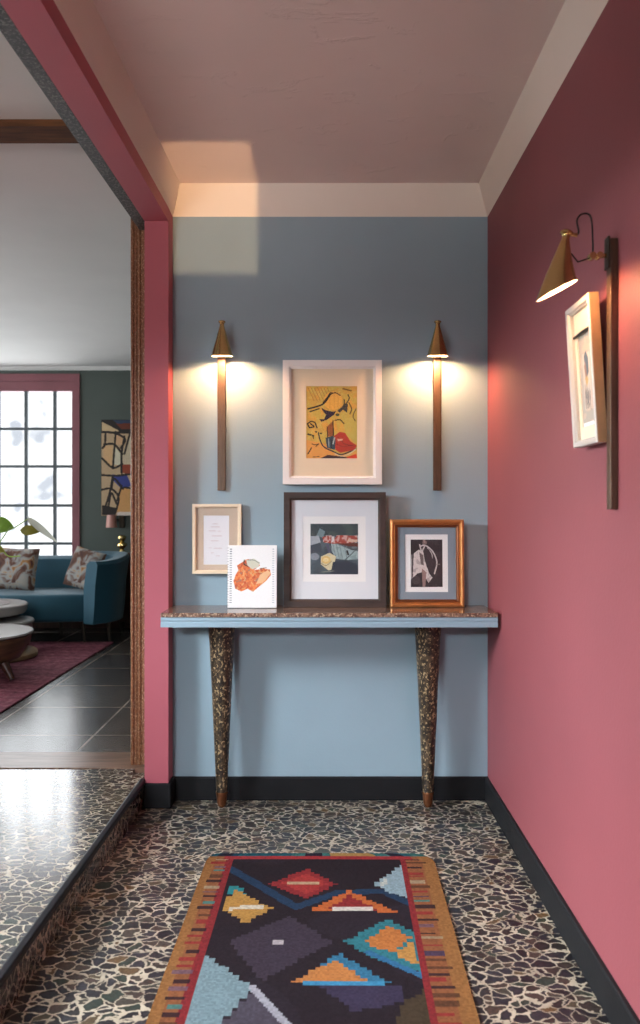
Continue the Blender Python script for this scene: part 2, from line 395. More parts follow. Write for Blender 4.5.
# baseboards
def base_prof(h=.104, t=.015): return [(0,0),(t,0),(t,h-.006),(t-.005,h),(0,h)]
bm = sweep_prof(bmesh.new(), base_prof(), lambda p: Vector((XL, YB-p[0], p[1])), lambda p: Vector((XR, YB-p[0], p[1])))
struct('baseboard_back', bm, M['black'])
bm = sweep_prof(bmesh.new(), base_prof(), lambda p: Vector((XR-p[0], YR, p[1])), lambda p: Vector((XR-p[0], YB, p[1])))
struct('baseboard_right', bm, M['black'])
struct('baseboard_left', B(-.785, XL+.012, 3.505, 3.52, 0, .108, bev=.003), M['black'])
struct('baseboard_post', B(XL, XL+.012, 3.52, YB-.015, 0, .108), M['black'])
# landing side wall with window
def wall_with_hole(name, axis, c0, c1, a0, a1, z0, z1, h, mat):   # axis 'x': wall plane normal x
    bm = bmesh.new()
    def bb(p0, p1, q0, q1):
        if axis == 'x': bx(bm, c0, c1, p0, p1, q0, q1)
        else: bx(bm, p0, p1, c0, c1, q0, q1)
    ha0, ha1, hz0, hz1 = h
    bb(a0, ha0, z0, z1); bb(ha1, a1, z0, z1); bb(ha0, ha1, z0, hz0); bb(ha0, ha1, hz1, z1)
    return struct(name, bm, mat)
def window(name, axis, c, a0, a1, z0, z1, cols, rows, fw=.06, fd=.06, mw=.03, mats=None, xs=None, head=0):
    fm, mm = mats or (M['mauve'], M['steel'])
    bm = bmesh.new()
    def bb(bmx, p0, p1, q0, q1, d0, d1):
        if axis == 'x': bx(bmx, c+d0, c+d1, p0, p1, q0, q1)
        else: bx(bmx, p0, p1, c+d0, c+d1, q0, q1)
    s = 0
    bb(bm, a0, a0+fw, z0, z1, 0, fd); bb(bm, a1-fw, a1, z0, z1, 0, fd)
    bb(bm, a0+fw, a1-fw, z0, z0+fw, 0, fd); bb(bm, a0+fw, a1-fw, z1-fw, z1, 0, fd)
    if head: bb(bm, a0+fw, a1-fw, z1-fw-head, z1-fw, .012, fd-.012)
    root = struct(name, bm, fm)
    ia0, ia1, iz0, iz1 = a0+fw, a1-fw, z0+fw, z1-fw
    bm = bmesh.new()
    for q in xs or [ia0+(ia1-ia0)*i/cols for i in range(1, cols)]: bb(bm, q-mw/2, q+mw/2, iz0, iz1-head, .012, .042)
    zz = rows if isinstance(rows, list) else [iz0+(iz1-iz0)*i/rows for i in range(1, rows)]
    for q in zz: bb(bm, ia0, ia1, q-mw/2.4, q+mw/2.4, .010, .044)
    obj('muntins', bm, mm, root)
    bm = bmesh.new(); bb(bm, ia0, ia1, iz0, iz1, .025, .029); obj('pane', bm, M['wglass'], root)
    return root
XW = -2.2
SW = (1.25, 2.55, 1.28, 2.10)
wall_with_hole('wall_landing', 'x', XW-.12, XW, YR, 3.66, .0, ZC, SW, M['cream'])
window('window_2', 'x', XW-.09, SW[0], SW[1], SW[2], SW[3], 3, 3, .05, .06, .022, (M['mauve'], M['steel']))
wall_with_hole('wall_rear', 'y', YR-.12, YR, -2.3, XR+.1, 0, ZC, RWN, M['cream'])
window('window_4', 'y', YR-.10, RWN[0], RWN[1], RWN[2], RWN[3], 3, 2, .05, .06, .022)  # unseen window added behind the camera to let in frontal fill
# lounge shell
struct('floor_lounge', B(-5.3, -.78, 3.9, 8.3, .0, .128), M['slate'])
YF = 8.1
struct('wall_lounge_front', B(-5.3, -2.3, 3.66, 3.9, 0, ZC), M['cream'])
struct('wall_lounge_right', B(-.784, -.70, 3.86, YF+.1, 0, ZC), M['green'])
LW = (4.3, 7.4, .95, 2.45)
wall_with_hole('wall_lounge_left', 'x', -5.4, -5.3, 3.66, YF+.1, 0, ZC, LW, M['green'])
window('window_3', 'x', -5.37, LW[0], LW[1], LW[2], LW[3], 8, 4, .05, .06, .03)
def wx(px): return (px-CX)*YF/F
def wz(py): return H-(py-CY)*YF/F
FW = (-5.0, wx(80), .62, wz(374))
wall_with_hole('wall_far', 'y', YF, YF+.12, -5.3, -.784, 0, ZC, FW, M['green'])
xs = [wx(26.2)-.273*i*1.03 for i in range(0, 9)] + [wx(55)]
zs = [wz(429), wz(466.5), wz(505.5), wz(543.5), wz(581)]
window('window_1', 'y', YF-.02, FW[0], FW[1], FW[2], FW[3], 0, zs, .075, .10, .034, xs=xs, head=.10)
bm = bmesh.new()
sweep_prof(bm, [(YF, ZC-.035), (YF-.02, ZC-.025), (YF-.05, ZC), (YF, ZC)], lambda p: Vector((-5.3, p[0], p[1])), lambda p: Vector((-.784, p[0], p[1])))
struct('trim_4', bm, M['ceil2'])
bm = sweep_prof(bmesh.new(), base_prof(.13, .02), lambda p: Vector((-5.3, YF-p[0], p[1]+.128)), lambda p: Vector((-.784, YF-p[0], p[1]+.128)))
struct('baseboard_far', bm, M['darkwood'])

# ================================================================= CONSOLE TABLE
YT = 3.33; ZT = .879
tb = thing('console_table', 'long wall console with light blue apron and two tapered mosaic legs', 'table', (.028, 3.47, 0))
def rel(o, p): return (p[0]-o.location.x, p[1]-o.location.y, p[2]-o.location.z)
x0, x1 = XL+.003-.028, .731-.028; y0, y1 = YT-3.47, 3.618-3.47
bm = B(x0, x1, y0, y1, ZT-.018, ZT, bev=.003)
for f in bm.faces:
    f.normal_update(); f.material_index = 0 if f.normal.z > .9 else 1
obj('tabletop', bm, [M['tabletop'], M['tableedge']], tb, label='thin terrazzo slab with speckled brown edge')
bm = bmesh.new()
sweep_prof(bm, [(y0+.004, ZT-.019), (y0+.004, ZT-.032), (y0+.007, ZT-.035), (y0+.007, ZT-.040), (y0+.004, ZT-.043), (y0+.004, ZT-.060), (y1, ZT-.060), (y1, ZT-.019)],
           lambda p: Vector((x0, p[0], p[1])), lambda p: Vector((x1, p[0], p[1])))
obj('apron', bm, M['apron'], tb, label='light blue painted apron')
for px in (222, 427.7):
    X = (px-CX)*3.535/F - .028; Y = 3.535-3.47-.008
    bm = lathe(bmesh.new(), [(0,.062),(.023,.062),(.0255,.10),(.0345,.30),(.0455,.55),(.0555,.74),(.0605,ZT-.0605),(0,ZT-.0605)], 40, Matrix.Translation((X, Y, 0)))
    lg = obj('leg', bm, M['leg'], tb, smooth=True)
    bm = lathe(bmesh.new(), [(0,0),(.010,0),(.017,.006),(.021,.022),(.0235,.055),(.0265,.066),(.0255,.0695),(.0245,.0615),(0,.0615)], 32, Matrix.Translation((X, Y, 0)))
    obj('foot', bm, M['copper'], lg, smooth=True, label='copper foot tip')

# ================================================================= PICTURES
def moulding(W, Ht, prof):               # prof: (inset u, forward v) loop
    bm = bmesh.new(); n = len(prof); cs = [(-1,-1),(1,-1),(1,1),(-1,1)]; R = []
    for sx, sz in cs: R.append([bm.verts.new((sx*(W/2-u), -v, sz*(Ht/2-u))) for u, v in prof])
    for k in range(4):
        a, b = R[k], R[(k+1) % 4]
        for i in range(n): bm.faces.new((a[i], a[(i+1)%n], b[(i+1)%n], b[i]))
    return bm
def board(bm, W, Ht, y, t, cx=0, cz=0): return bx(bm, cx-W/2, cx+W/2, -y, -y+t, cz-Ht/2, cz+Ht/2)
def mat_with_hole(W, Ht, w, h, y, cx, cz, t=.002):
    bm = bmesh.new()
    for a in ((-W/2, cx-w/2, -Ht/2, Ht/2), (cx+w/2, W/2, -Ht/2, Ht/2), (cx-w/2, cx+w/2, -Ht/2, cz-h/2), (cx-w/2, cx+w/2, cz+h/2, Ht/2)):
        bx(bm, a[0], a[1], -y, -y+t, a[2], a[3])
    return bm
def picture(name, label, rect, d, fw, depth, fmat, mmat, inner, art, tilt=0, bottom=None, prof=None, paper=None, group=None, gls=True, thick=None):
    X0, Y0, X1, Y1 = rect; s = d/F; W = (X1-X0)*s; Ht = (Y1-Y0)*s
    c = P((X0+X1)/2, (Y0+Y1)/2, d)
    root = thing(name, label, 'framed picture', (c.x, c.y, c.z), (tilt, 0, 0), group)
    pr = prof or [(0,0),(0,depth),(fw*.75,depth),(fw*.85,depth*.85),(fw,depth*.8),(fw,depth*.35),(fw*.5,0)]
    obj('frame', moulding(W, Ht, pr), fmat, root)
    iw, ih = W-2*fw*.9, Ht-2*fw*.9
    obj('backing', board(bmesh.new(), iw, ih, depth*.34, depth*.3), mmat if not paper else paper, root)
    cx = ((inner[0]+inner[2])/2-(X0+X1)/2)*s; cz = -((inner[1]+inner[3])/2-(Y0+Y1)/2)*s
    w = (inner[2]-inner[0])*s; h = (inner[3]-inner[1])*s
    obj('mat_board', mat_with_hole(iw, ih, w, h, depth*.42, cx, cz), mmat, root)
    if art:
        ax = ((art.x0+art.x1)/2-(X0+X1)/2)*s; az = -((art.y0+art.y1)/2-(Y0+Y1)/2)*s
        obj('print', art.mesh('print', (art.x1-art.x0)*s, (art.y1-art.y0)*s), M['art'], root, loc=(ax, -depth*.355, az))
    if gls: obj('glass', board(bmesh.new(), iw, ih, depth*.58, .0015), M['glass'], root)
    return root

# --- print 1: loose yellow drawing with black brush strokes and a red shape
K1 = (34,30,30)
def q1(x, y): return (300+x/10, 380+y/10)
def Q1(l): return [q1(*p) for p in l]
A = Canvas(305.8, 386, 357.5, 459, 2.6, (200,164,80))
A.blotch(6, (196,186,92), .5, .45); A.blotch(4, (226,164,76), .6, .5); A.blotch(3, (206,190,110), .65, .5)
A.poly(Q1([(60,600),(240,640),(340,730),(570,780),(60,790)]), (226,156,84), .8)
A.poly(Q1([(400,330),(570,280),(575,650),(470,560),(430,450)]), (188,178,92), .6)
for x in range(80, 300, 32): A.line(Q1([(x, 80), (x+60, 210)]), .55, (150,92,46), .7)
A.ell(*q1(330,210), 9.2, 9.2, (226,176,84))
for x in (300,340,380): A.line(Q1([(x,140),(x,280)]), .4, (190,140,60), .8)
A.curve(Q1([(230,230),(290,160),(350,130),(400,155)]), 1.0, K1)
A.curve(Q1([(80,290),(160,270),(240,235),(300,150)]), 1.6, K1); A.line(Q1([(100,320),(190,290)]), 1.2, K1); A.curve(Q1([(270,190),(300,135),(320,130)]), 1.2, K1)
A.poly(Q1([(215,280),(260,305),(330,320),(360,312),(340,350),(270,400),(215,420),(190,395),(240,395),(262,350),(225,310)]), (42,34,56))
A.poly(Q1([(370,310),(420,270),(440,235),(480,240),(470,330),(430,300),(400,330)]), (60,60,62))
A.curve(Q1([(440,200),(450,250),(490,190),(480,150)]), 1.2, (70,66,50)); A.curve(Q1([(490,230),(515,290),(500,340)]), 1.3, (96,80,44)); A.curve(Q1([(430,90),(470,100),(510,110)]), 1.5, (120,90,44))
A.curve(Q1([(560,290),(530,360),(550,410)]), 1.0, (100,90,50)); A.ell(*q1(375,350), 2, 1.4, (70,80,54))
A.curve(Q1([(350,405),(400,400),(440,440)]), 1.1, K1)
for (a, b) in (((75,440),(95,480)), ((95,480),(140,470)), ((75,440),(110,415)), ((110,415),(150,425)), ((150,425),(170,480)), ((105,440),(135,460))): A.line(Q1([a, b]), 1.3, K1)
for p in ((160,520),(210,535),(130,560),(85,545),(105,550)): A.ell(*q1(*p), 1.2, .8, K1)
A.line(Q1([(85,545),(130,555),(135,585)]), .9, K1); A.line(Q1([(120,640),(150,650),(190,640),(160,665)]), .8, K1); A.line(Q1([(80,740),(115,680)]), 1.1, K1)
A.curve(Q1([(185,530),(200,600),(240,670),(340,720),(420,745),(560,690)]), 1.3, (40,44,60))
A.poly(Q1([(270,470),(330,410),(335,560),(275,570)]), (150,90,52)); A.line(Q1([(330,410),(335,560)]), 1.1, K1); A.line(Q1([(270,470),(275,575)]), .8, K1)
A.poly(Q1([(340,560),(400,520),(450,530),(500,610),(570,660),(540,700),(400,730),(355,700)]), (176,62,50)); A.line(Q1([(380,570),(440,640),(520,660)]), .7, (110,40,40)); A.line(Q1([(360,640),(430,670),(540,650)]), .6, (120,44,42)); A.blotch(2.5, (218,96,74), .62, .6, (A.X > 334) & (A.Y > 432) & (A.Y < 453) & (A.a[...,0] > 180) & (A.a[...,1] < 90))
A.poly(Q1([(370,590),(430,590),(420,610),(380,612)]), (214,170,150))
A.poly(Q1([(255,580),(330,560),(355,600),(350,700),(270,680)]), (52,74,92)); A.line(Q1([(285,590),(290,670)]), 1, (150,170,180)); A.line(Q1([(345,580),(330,640)]), 1.3, (170,190,196)); A.line(Q1([(310,600),(318,680)]), .9, K1)
A.curve(Q1([(350,740),(420,765),(500,735),(560,690)]), .9, (206,200,170))
A.poly(Q1([(210,780),(280,750),(400,765),(480,775),(480,790),(210,790)]), (60,44,50)); A.poly(Q1([(470,770),(560,740),(575,785),(470,790)]), (204,72,50))
A.line(Q1([(130,770),(190,768)]), .7, K1); A.grain(.12)
picture('picture_frame', 'white framed yellow brushwork print hanging high between the two brass sconces', (283, 361, 381.5, 484.5), 3.607, .038, .024,
        M['whiteframe'], M['mat_cream'], (306.3, 386.5, 357, 458.5), A)
# --- print 2: murky blue-grey scene with red strokes
def q2(x, y): return (300+x/9.143, 515+y/9.143)
def Q2(l): return [q2(*p) for p in l]
A = Canvas(310.5, 523.8, 358, 574.2, 2.6, (72,84,92))
A.blotch(7, (92,104,112), .55, .6); A.blotch(4, (58,66,74), .6, .6)
A.poly(Q2([(90,80),(530,80),(530,190),(340,180),(200,200),(90,190)]), (60,72,76)); A.blotch(5, (84,100,92), .6, .5, A.Y < 535)
A.poly(Q2([(150,190),(180,120),(230,150),(210,210)]), (110,132,138)); A.poly(Q2([(90,195),(170,190),(190,250),(90,280)]), (158,164,172))
A.poly(Q2([(285,250),(350,270),(470,320),(530,330),(530,400),(440,410),(330,400),(290,330)]), (150,170,172)); A.blotch(3, (120,140,140), .6, .6, (A.Y > 543) & (A.Y < 560) & (A.X > 332))
for x in (300, 330, 360, 400): A.line(Q2([(x, 265), (x+30, 400)]), .6, (90,108,112), .7)
A.line(Q2([(430,330),(440,360)]), 2, (40,44,46)); A.line(Q2([(530,300),(400,420)]), .8, (60,70,74)); A.line(Q2([(250,270),(270,350)]), 2.5, (84,84,104))
A.ell(*q2(135,380), 4.5, 3.5, (136,144,154)); A.poly(Q2([(90,290),(180,270),(200,340),(90,350)]), (66,74,84))
A.poly(Q2([(190,380),(270,345),(330,380),(320,420),(285,500),(260,505),(190,450)]), (206,196,160)); A.ell(*q2(238,410), 4.6, 3.8, (216,184,112)); A.ell(*q2(238,410), 3, 2.2, (228,206,150)); A.curve(Q2([(190,440),(240,460),(290,420)]), .6, (120,100,70))
A.poly(Q2([(300,430),(440,420),(530,460),(530,540),(280,540)]), (50,56,68)); A.line(Q2([(200,520),(310,510)]), .8, (130,136,120))
A.poly(Q2([(205,200),(280,190),(300,240),(340,185),(520,190),(525,245),(440,260),(300,262),(215,250)]), (156,70,60)); A.blotch(1.6, (206,190,184), .55, .7, (A.Y > 535.5) & (A.Y < 543) & (A.X > 323))
A.poly(Q2([(290,200),(315,195),(310,240),(285,255)]), (196,196,196)); A.poly(Q2([(340,262),(530,255),(530,290),(440,285)]), (92,44,34)); A.poly(Q2([(440,220),(525,225),(520,245),(430,245)]), (206,176,156)); A.grain(.15)
r = picture('picture_frame', 'large brown wooden frame with murky grey print leaning on the console', (284, 492.5, 385.5, 606.3), 3.573, .034, .028,
        M['brownframe'], M['mat_white'], (303, 516.5, 365.5, 581.5), A, tilt=-.04, paper=M['paper'])
# --- print 3: black and white figure photograph in a gold frame (generic pale drape)
def q3(x, y): return (385+x/7.53, 515+y/7.53)
def Q3(l): return [q3(*p) for p in l]
A = Canvas(410.5, 539.6, 442.2, 586.8, 3, (48,42,44))
A.blotch(5, (62,56,58), .6, .6)
A.poly(Q3([(215,290),(250,262),(285,270),(300,350),(330,440),(355,470),(325,510),(300,470),(275,430),(240,440),(205,480),(210,400)]), (206,196,192)); A.blotch(2.2, (150,140,138), .62, .6, A.a[...,0] > 150)
A.poly(Q3([(255,280),(285,300),(290,380),(270,370)]), (104,92,90)); A.poly(Q3([(275,400),(310,430),(300,540),(280,540)]), (146,118,112))
A.curve(Q3([(265,235),(300,228),(350,265),(380,320),(388,370),(370,440)]), 1.3, (196,190,188)); A.curve(Q3([(320,250),(350,290),(355,330)]), 1, (170,164,162)); A.poly(Q3([(290,240),(330,260),(365,350),(350,440),(310,390)]), (58,50,52))
A.curve(Q3([(260,225),(275,270),(300,230)]), 1.4, (190,184,180)); A.ell(*q3(298,208), 2.4, 2.2, (120,104,102)); A.line(Q3([(290,186),(298,205)]), 1.6, (150,132,128)); A.line(Q3([(200,300),(195,480)]), .9, (170,164,162)); A.line(Q3([(380,370),(410,372)]), .8, (120,114,112))
A.ell(*q3(232,490), 4.2, 4.2, (70,62,64)); A.grain(.15)
gp = [(0,0),(0,.016),(.004,.024),(.010,.026),(.016,.023),(.018,.019),(.022,.019),(.025,.016),(.0265,.018)]
root = picture('picture_frame', 'copper gold frame holding a dark photograph on the right of the console', (389.5, 519.5, 463.5, 607), 3.560, .036, .026,
        M['gold'], M['mat_grey'], (405, 534.5, 447.5, 591.8), A, tilt=-.045, paper=M['paper'],
        prof=[(0,0),(0,.018),(.003,.025),(.010,.027),(.016,.024),(.020,.018),(.024,.020),(.024,.008),(.02,0)])
W = 74*3.56/F; Hh = 87.5*3.56/F
obj('inner_slip', moulding(W-.046, Hh-.046, [(0,.004),(0,.0205),(.004,.020),(.010,.0165),(.0125,.0165),(.0125,.008)]), M['golddark'], root, label='dark copper inner slip')
for o in root.children:
    if o.name.startswith('backing') or o.name.startswith('mat_board') or o.name.startswith('glass'): pass
# --- print 4: small pale frame with faint handwriting
A = Canvas(204, 515.8, 229, 564.2, 3, (228,226,230))
rg = np.random.RandomState(8)
for yy, xa, xb in ((524,213,218),(527,211,220),(531,209,216),(531.5,218,221),(536,212,222),(541,211,219),(548,209,212),(548.5,214,222),(553,211,214),(556,216,220)):
    x = xa
    while x < xb: A.line([(x, yy), (x+.5, yy-.7), (x+.9, yy+.2)], .3, (206,186,188)); x += 1
picture('picture_frame', 'small pale wood frame with handwritten note hanging above the console left end', (193, 504, 241.5, 573.5), 3.61, .016, .020,
        M['creamframe'], M['mat_beige'], (203.7, 515.5, 229.3, 564.5), A, paper=M['paper'])
# --- sketch card leaning on the console
def q4(x, y): return (185+x/6.4, 498+y/6.4)
def Q4(l): return [q4(*p) for p in l]
A = Canvas(227.5, 543.5, 276.8, 606, 3, (236,235,234))
m = A.poly(Q4([(330,420),(370,395),(390,380),(420,378),(470,395),(480,420),(440,450),(500,440),(545,445),(552,480),(520,520),(470,560),(435,590),(400,570),(360,588),(320,570),(308,520),(322,480),(340,450)]), (212,112,70))
for cell, c, th in ((2.4, (232,146,84), .55), (1.8, (190,82,56), .66), (1.6, (222,176,120), .7), (1.5, (150,120,110), .82)): A.blotch(cell, c, th, .7, m)
A.poly(Q4([(390,385),(440,375),(480,400),(470,430),(430,445),(400,420)]), (206,204,186)); A.curve(Q4([(378,385),(376,410),(400,425)]), 1.1, (60,60,50)); A.curve(Q4([(400,385),(440,385),(475,405)]), .7, (130,140,130))
A.poly(Q4([(455,540),(480,480),(530,450),(552,470),(500,530)]), (232,184,140)); A.line(Q4([(480,440),(520,435)]), .8, (140,90,60))
for k in range(24):
    yy = 547+k*2.35; A.line([(229.6, yy), (231.2, yy)], .8, (120,124,130)); A.line([(272.9, yy), (274.2, yy)], .7, (170,176,184))
A.grain(.03)
s = 3.50/F; Wd = 49.3*s; Hd = 62.5*s; zc = ZT+Hd/2+.002
c = P(252.2, 575, 3.50)
sk = thing('sketch_pad', 'white spiral sketch pad with orange figure blot propped on the console', 'sketch pad', (c.x, 3.50, zc), (-.05, 0, 0))
obj('pages', B(-Wd/2, Wd/2, .001, .012, -Hd/2, Hd/2, bev=.0015), M['paper'], sk)
obj('cover_drawing', A.mesh('cover_drawing', Wd*.985, Hd*.985), M['art'], sk, loc=(0, 0, 0))
bm = bmesh.new()
for k in range(22):
    z = -Hd/2+.012+k*(Hd-.024)/21
    tube(bm, [(-Wd/2-.003+.005*(1-math.cos(a)), .006-.008*math.sin(a), z) for a in np.linspace(0, 2*PI, 9)], .0006, 5)
obj('spiral_binding', bm, M['darkmetal'], sk)
# --- narrow picture on the rose wall
ya, yb = 2.06, 2.253; zt, zbm = 1.868, 1.481; Hh = zt-zbm; Wd = yb-ya
A = Canvas(0, 0, 20, 39, 7, (176,168,156))
A.put((A.Y > 11) & (A.X > 3.5) & (A.X < 14.5) & (A.Y < 34), (204,192,178)); A.blotch(3, (214,184,160), .6, .5)
A.poly([(6,12),(9,10),(12,13),(12,19),(9,21),(7,18)], (92,104,116)); A.poly([(5.5,16),(8,14),(9,20),(7,22)], (150,120,110)); A.poly([(6,21),(9,20),(11,22),(8,25)], (188,150,84), .7)
for k in range(26): xx = 5+rg.rand()*8; y_ = 23+rg.rand()*5; A.line([(xx, y_), (xx+rg.rand()-.5, y_+5+rg.rand()*3)], .35, (96,96,100), .8)
A.grain(.05)
root = thing('picture_frame', 'narrow pale silver frame with grey sketch hanging on the rose wall', 'framed picture', (XR, (ya+yb)/2, zbm), (0, 0, -PI/2))
tl = bpy.data.objects.new('tmp', None)
# local: +x = away from camera side mirrored; facing -y (into the hall)
dp = .027
holder = root
def tilt_mesh(me, ang=.062):
    Mx = Matrix.Rotation(ang, 4, 'X'); me.transform(Matrix.Translation((0, -.012, 0)) @ Mx @ Matrix.Translation((0, 0, Hh/2)))
def padd(name, bm, mat, dy=0, **k):
    o = obj(name, bm, mat, root, **k)
    if dy: o.data.transform(Matrix.Translation((0, dy, 0)))
    tilt_mesh(o.data); return o
padd('frame', moulding(Wd, Hh, [(0,0),(0,dp),(.003,dp+.002),(.014,dp),(.016,dp*.8),(.019,dp*.75),(.019,dp*.3),(.01,0)]), [M['silverframe']])
padd('side_panel', B(Wd/2, Wd/2+.002, -dp+.002, -.001, -Hh/2, Hh/2), M['woodside'], label='warm pale wood outer side')
padd('backing', board(bmesh.new(), Wd-.036, Hh-.036, dp*.3, dp*.25), M['paper'])
padd('mat_board', mat_with_hole(Wd-.036, Hh-.036, .11, .26, dp*.42, .0, -.01), M['mat_cream'])
padd('top_bar', B(-Wd/2+.019, Wd/2-.019, -dp*.62, -dp*.44, Hh/2-.085, Hh/2-.079), M['darkmetal'], label='thin dark bar across the picture')
padd('print', A.mesh('print', .109, .259), M['art'], dy=-dp*.32)
bpy.data.objects.remove(tl)

# ================================================================= SCONCES
def shade_bm(rim=.048, h=.152, cut=.2, tilt=Matrix()):
    # outer & inner surfaces; local z down from neck top (0) to -h; cut: rim drops by cut*(distance from wall) ; wall at +y
    bm = bmesh.new(); seg = 40; prof = [(.0095,-.012),(.0105,-.022),(.0145,-.036),(.0225,-.066),(.0325,-.100),(.0405,-.128),(rim,-h)]
    outer = []
    for k, (r, z) in enumerate(prof):
        ring = []
        f = k/(len(prof)-1)
        for i in range(seg):
            a = 2*PI*i/seg; y = r*math.sin(a); zz = z + (cut*y if f == 1 else cut*y*f*f)
            ring.append((r*math.cos(a), y, zz))
        outer.append(ring)
    inner = [[(x*.93, y*.93, z+.0006) for x, y, z in ring] for ring in outer[1:]]
    vo = [[bm.verts.new(tilt @ Vector(c)) for c in r] for r in outer]; vi = [[bm.verts.new(tilt @ Vector(c)) for c in r] for r in inner]
    def band(a, b, mi, flip=False):
        for i in range(seg):
            j = (i+1) % seg; q = (a[i], a[j], b[j], b[i]); bm.faces.new(q[::-1] if flip else q).material_index = mi
    for a, b in zip(vo, vo[1:]): band(a, b, 0)
    band(vo[-1], vi[-1], 1)
    for a, b in zip(vi, vi[1:]): band(b, a, 1)
    bm.faces.new(vo[0]); bm.faces.new(vi[0][::-1]).material_index = 1
    # knob at neck
    return bm
def shade_mesh_obj(root, pos, cut, tilt, rim=.047, h=.152):
    T = Matrix.Translation(pos) @ tilt
    sh = obj('lamp_shade', shade_bm(rim, h, cut, T), [M['brass'], M['shadein']], root, smooth=True)
    bm = lathe(bmesh.new(), [(0,0.004),(.012,.003),(.0155,.0),(.0155,-.005),(.011,-.008),(.0102,-.012),(.0092,-.013),(0,-.0125)], 28, T)
    obj('neck_cap', bm, M['brass'], sh, smooth=True)
    bm = lathe(bmesh.new(), [(0,-.076),(.008,-.078),(.011,-.092),(.013,-.106),(.009,-.118),(0,-.122)], 20, T)
    obj('bulb', bm, M['bulb'], sh, smooth=True, label='glowing bulb')
    return sh
def sconce(label, loc, rz, bar_len, bar_top, shade_y, cut, tiltX, power, cabled=True, wide=.036, group='brass wall sconces', tiltY=0, sdx=0, loop=True, bdz=0):
    # local: wall plane y=0, hall is -y, z=0 at bar top
    root = thing('wall_sconce', label, 'wall lamp', loc, (0, 0, rz), group)
    w = wide/2
    obj('mounting_bar', B(-w, w, -.020, -.001, -bar_len, 0, bev=.002), M['bronze'], root)
    obj('cover_cap', B(-w-.001, w+.001, -.026, -.0205, -.075, .006, bev=.002), M['darkmetal'], root)
    bm = bmesh.new(); tube(bm, [(0,-.026,-.040),(0,-.060,-.042)], .006, 12); tube(bm, [(-.012,-.045,-.041),(.012,-.045,-.041)], .008, 14); tube(bm, [(-.010,-.062,-.042),(.010,-.062,-.042)], .009, 14)
    obj('swivel_joint', bm, M['brass'], root, smooth=True)
    pos = Vector((sdx, shade_y, bar_top))
    bm = bmesh.new(); tube(bm, [(0,-.060,-.044),(sdx*.5, shade_y*.5-.035, -.056),tuple(pos+Matrix.Rotation(tiltX, 3, 'X') @ Vector((0,.018,-.050)))], .0022, 8)
    obj('arm', bm, M['darkmetal'], root, smooth=True)
    tilt = Matrix.Rotation(tiltX, 4, 'X') @ Matrix.Rotation(tiltY, 4, 'Y')
    shade_mesh_obj(root, pos, cut, tilt)
    bm = bmesh.new(); tube(bm, [pos+Vector((0,.008,-.006)), pos+Vector((0,.026,-.008))], .005, 10)
    obj('cable_gland', bm, M['brass'], root, smooth=True)
    c = spline([pos+Vector((0,.026,-.008)), pos+Vector((0,.030,.002)), pos+Vector((0,.026,.030)), pos+Vector((0,.040,.046)), (0,-.075+.01,bar_top+.038), (0,-.060,-.000), (0,-.060,-.036)], 8)
    if not loop: c = spline([pos+Vector((0,.026,-.008)), pos+Vector((0,.034,-.012)), (0,-.068,-.030), (0,-.060,-.036)], 6)
    obj('cable', tube(bmesh.new(), c, .0023, 8), M['cable'], root, smooth=True)
    L = bpy.data.lights.new('bulb_light', 'POINT'); L.energy = power; L.color = (1, .54, .26); L.shadow_soft_size = .012
    lo = bpy.data.objects.new('bulb_light', L); C.objects.link(lo); lo.parent = root; lo.location = pos+tilt.to_3x3() @ Vector((0, 0, -.135+bdz))
    return root
SP = 14
# back wall pair: bar bottom y=491, shade cap y=320, rim y=357
for px, lab in ((221.5, 'brass cone sconce on the blue wall above the small pale frame'), (437.2, 'brass cone sconce on the blue wall above the gold frame')):
    zbot = H-(490.5-CY)*3.61/F; c = P(px-(px-CX)*0.0, 320.5, 3.50); 
    Xb = (px-CX)*3.605/F; Xs = (px+.5-CX)*3.50/F
    ztop = zbot+.70
    sconce(lab, (Xb, YB, ztop), 0, .70, c.z-ztop-.004, -.12, .13, 0, SP, sdx=Xs-Xb, loop=False)
# rose wall: bar x 605-617, y 237-512
yb_ = .722*F/(606.5-CX)
sconce('brass cone sconce with black cable loop on the rose wall', (XR, yb_, 1.992), -PI/2, .685, .020, -.126, .72, -.17, SP*.29, bdz=.006, wide=.030)

# ================================================================= RUG (kilim)
RW, RL = .846, 2.0; cell = .0066
nw = int(RW/cell); nl = int(RL/cell)
ang = .017
ry0 = 3.03
def rugpt(u, v):      # u across from left, v from far edge towards viewer -> world
    return (-.430+u - ang*v*1.0, ry0 - v)
def inv(px, py):
    X, Y = FX(px, py); v = ry0-Y; return (X+.430+ang*v, v)
def R(l): return [inv(*p) for p in l]
A = Canvas(0, 0, RW, RL, 1/cell, (44,35,42)); A.snap = (.0162, .0121)
A.blotch(.25, (50,42,52), .5, .6)
DB = (38,62,92)
A.line(R([(225,868),(262,889),(296,909),(338,894),(384,893),(408,905)]), .035, DB)
A.poly(R([(228,943),(290,918),(332,945),(262,984)]), (66,56,70)); A.poly(R([(272,943.5),(284,943.5),(283,948),(271,948)]), (190,182,186))
A.poly(R([(267,886),(308,871),(336,886),(306,901)]), (150,46,50)); A.poly(R([(280,885.5),(308,876),(328,886),(306,895)]), (178,58,56)); A.poly(R([(288,883.2),(321,883.6),(321,886.8),(288,886.6)]), (196,164,130))
A.poly(R([(228,888),(239,889),(247,897),(228,897)]), (46,140,150))
A.poly(R([(222,910),(234,891),(272,910),(245,925)]), (196,146,72)); A.poly(R([(230,908.6),(264,907.4),(264,911),(229,912)]), (222,212,190))
A.poly(R([(373,887),(404,864),(412,866),(412,902)]), (150,178,190)); A.poly(R([(378,884),(388,880),(390,887),(378,888)]), (200,206,200))
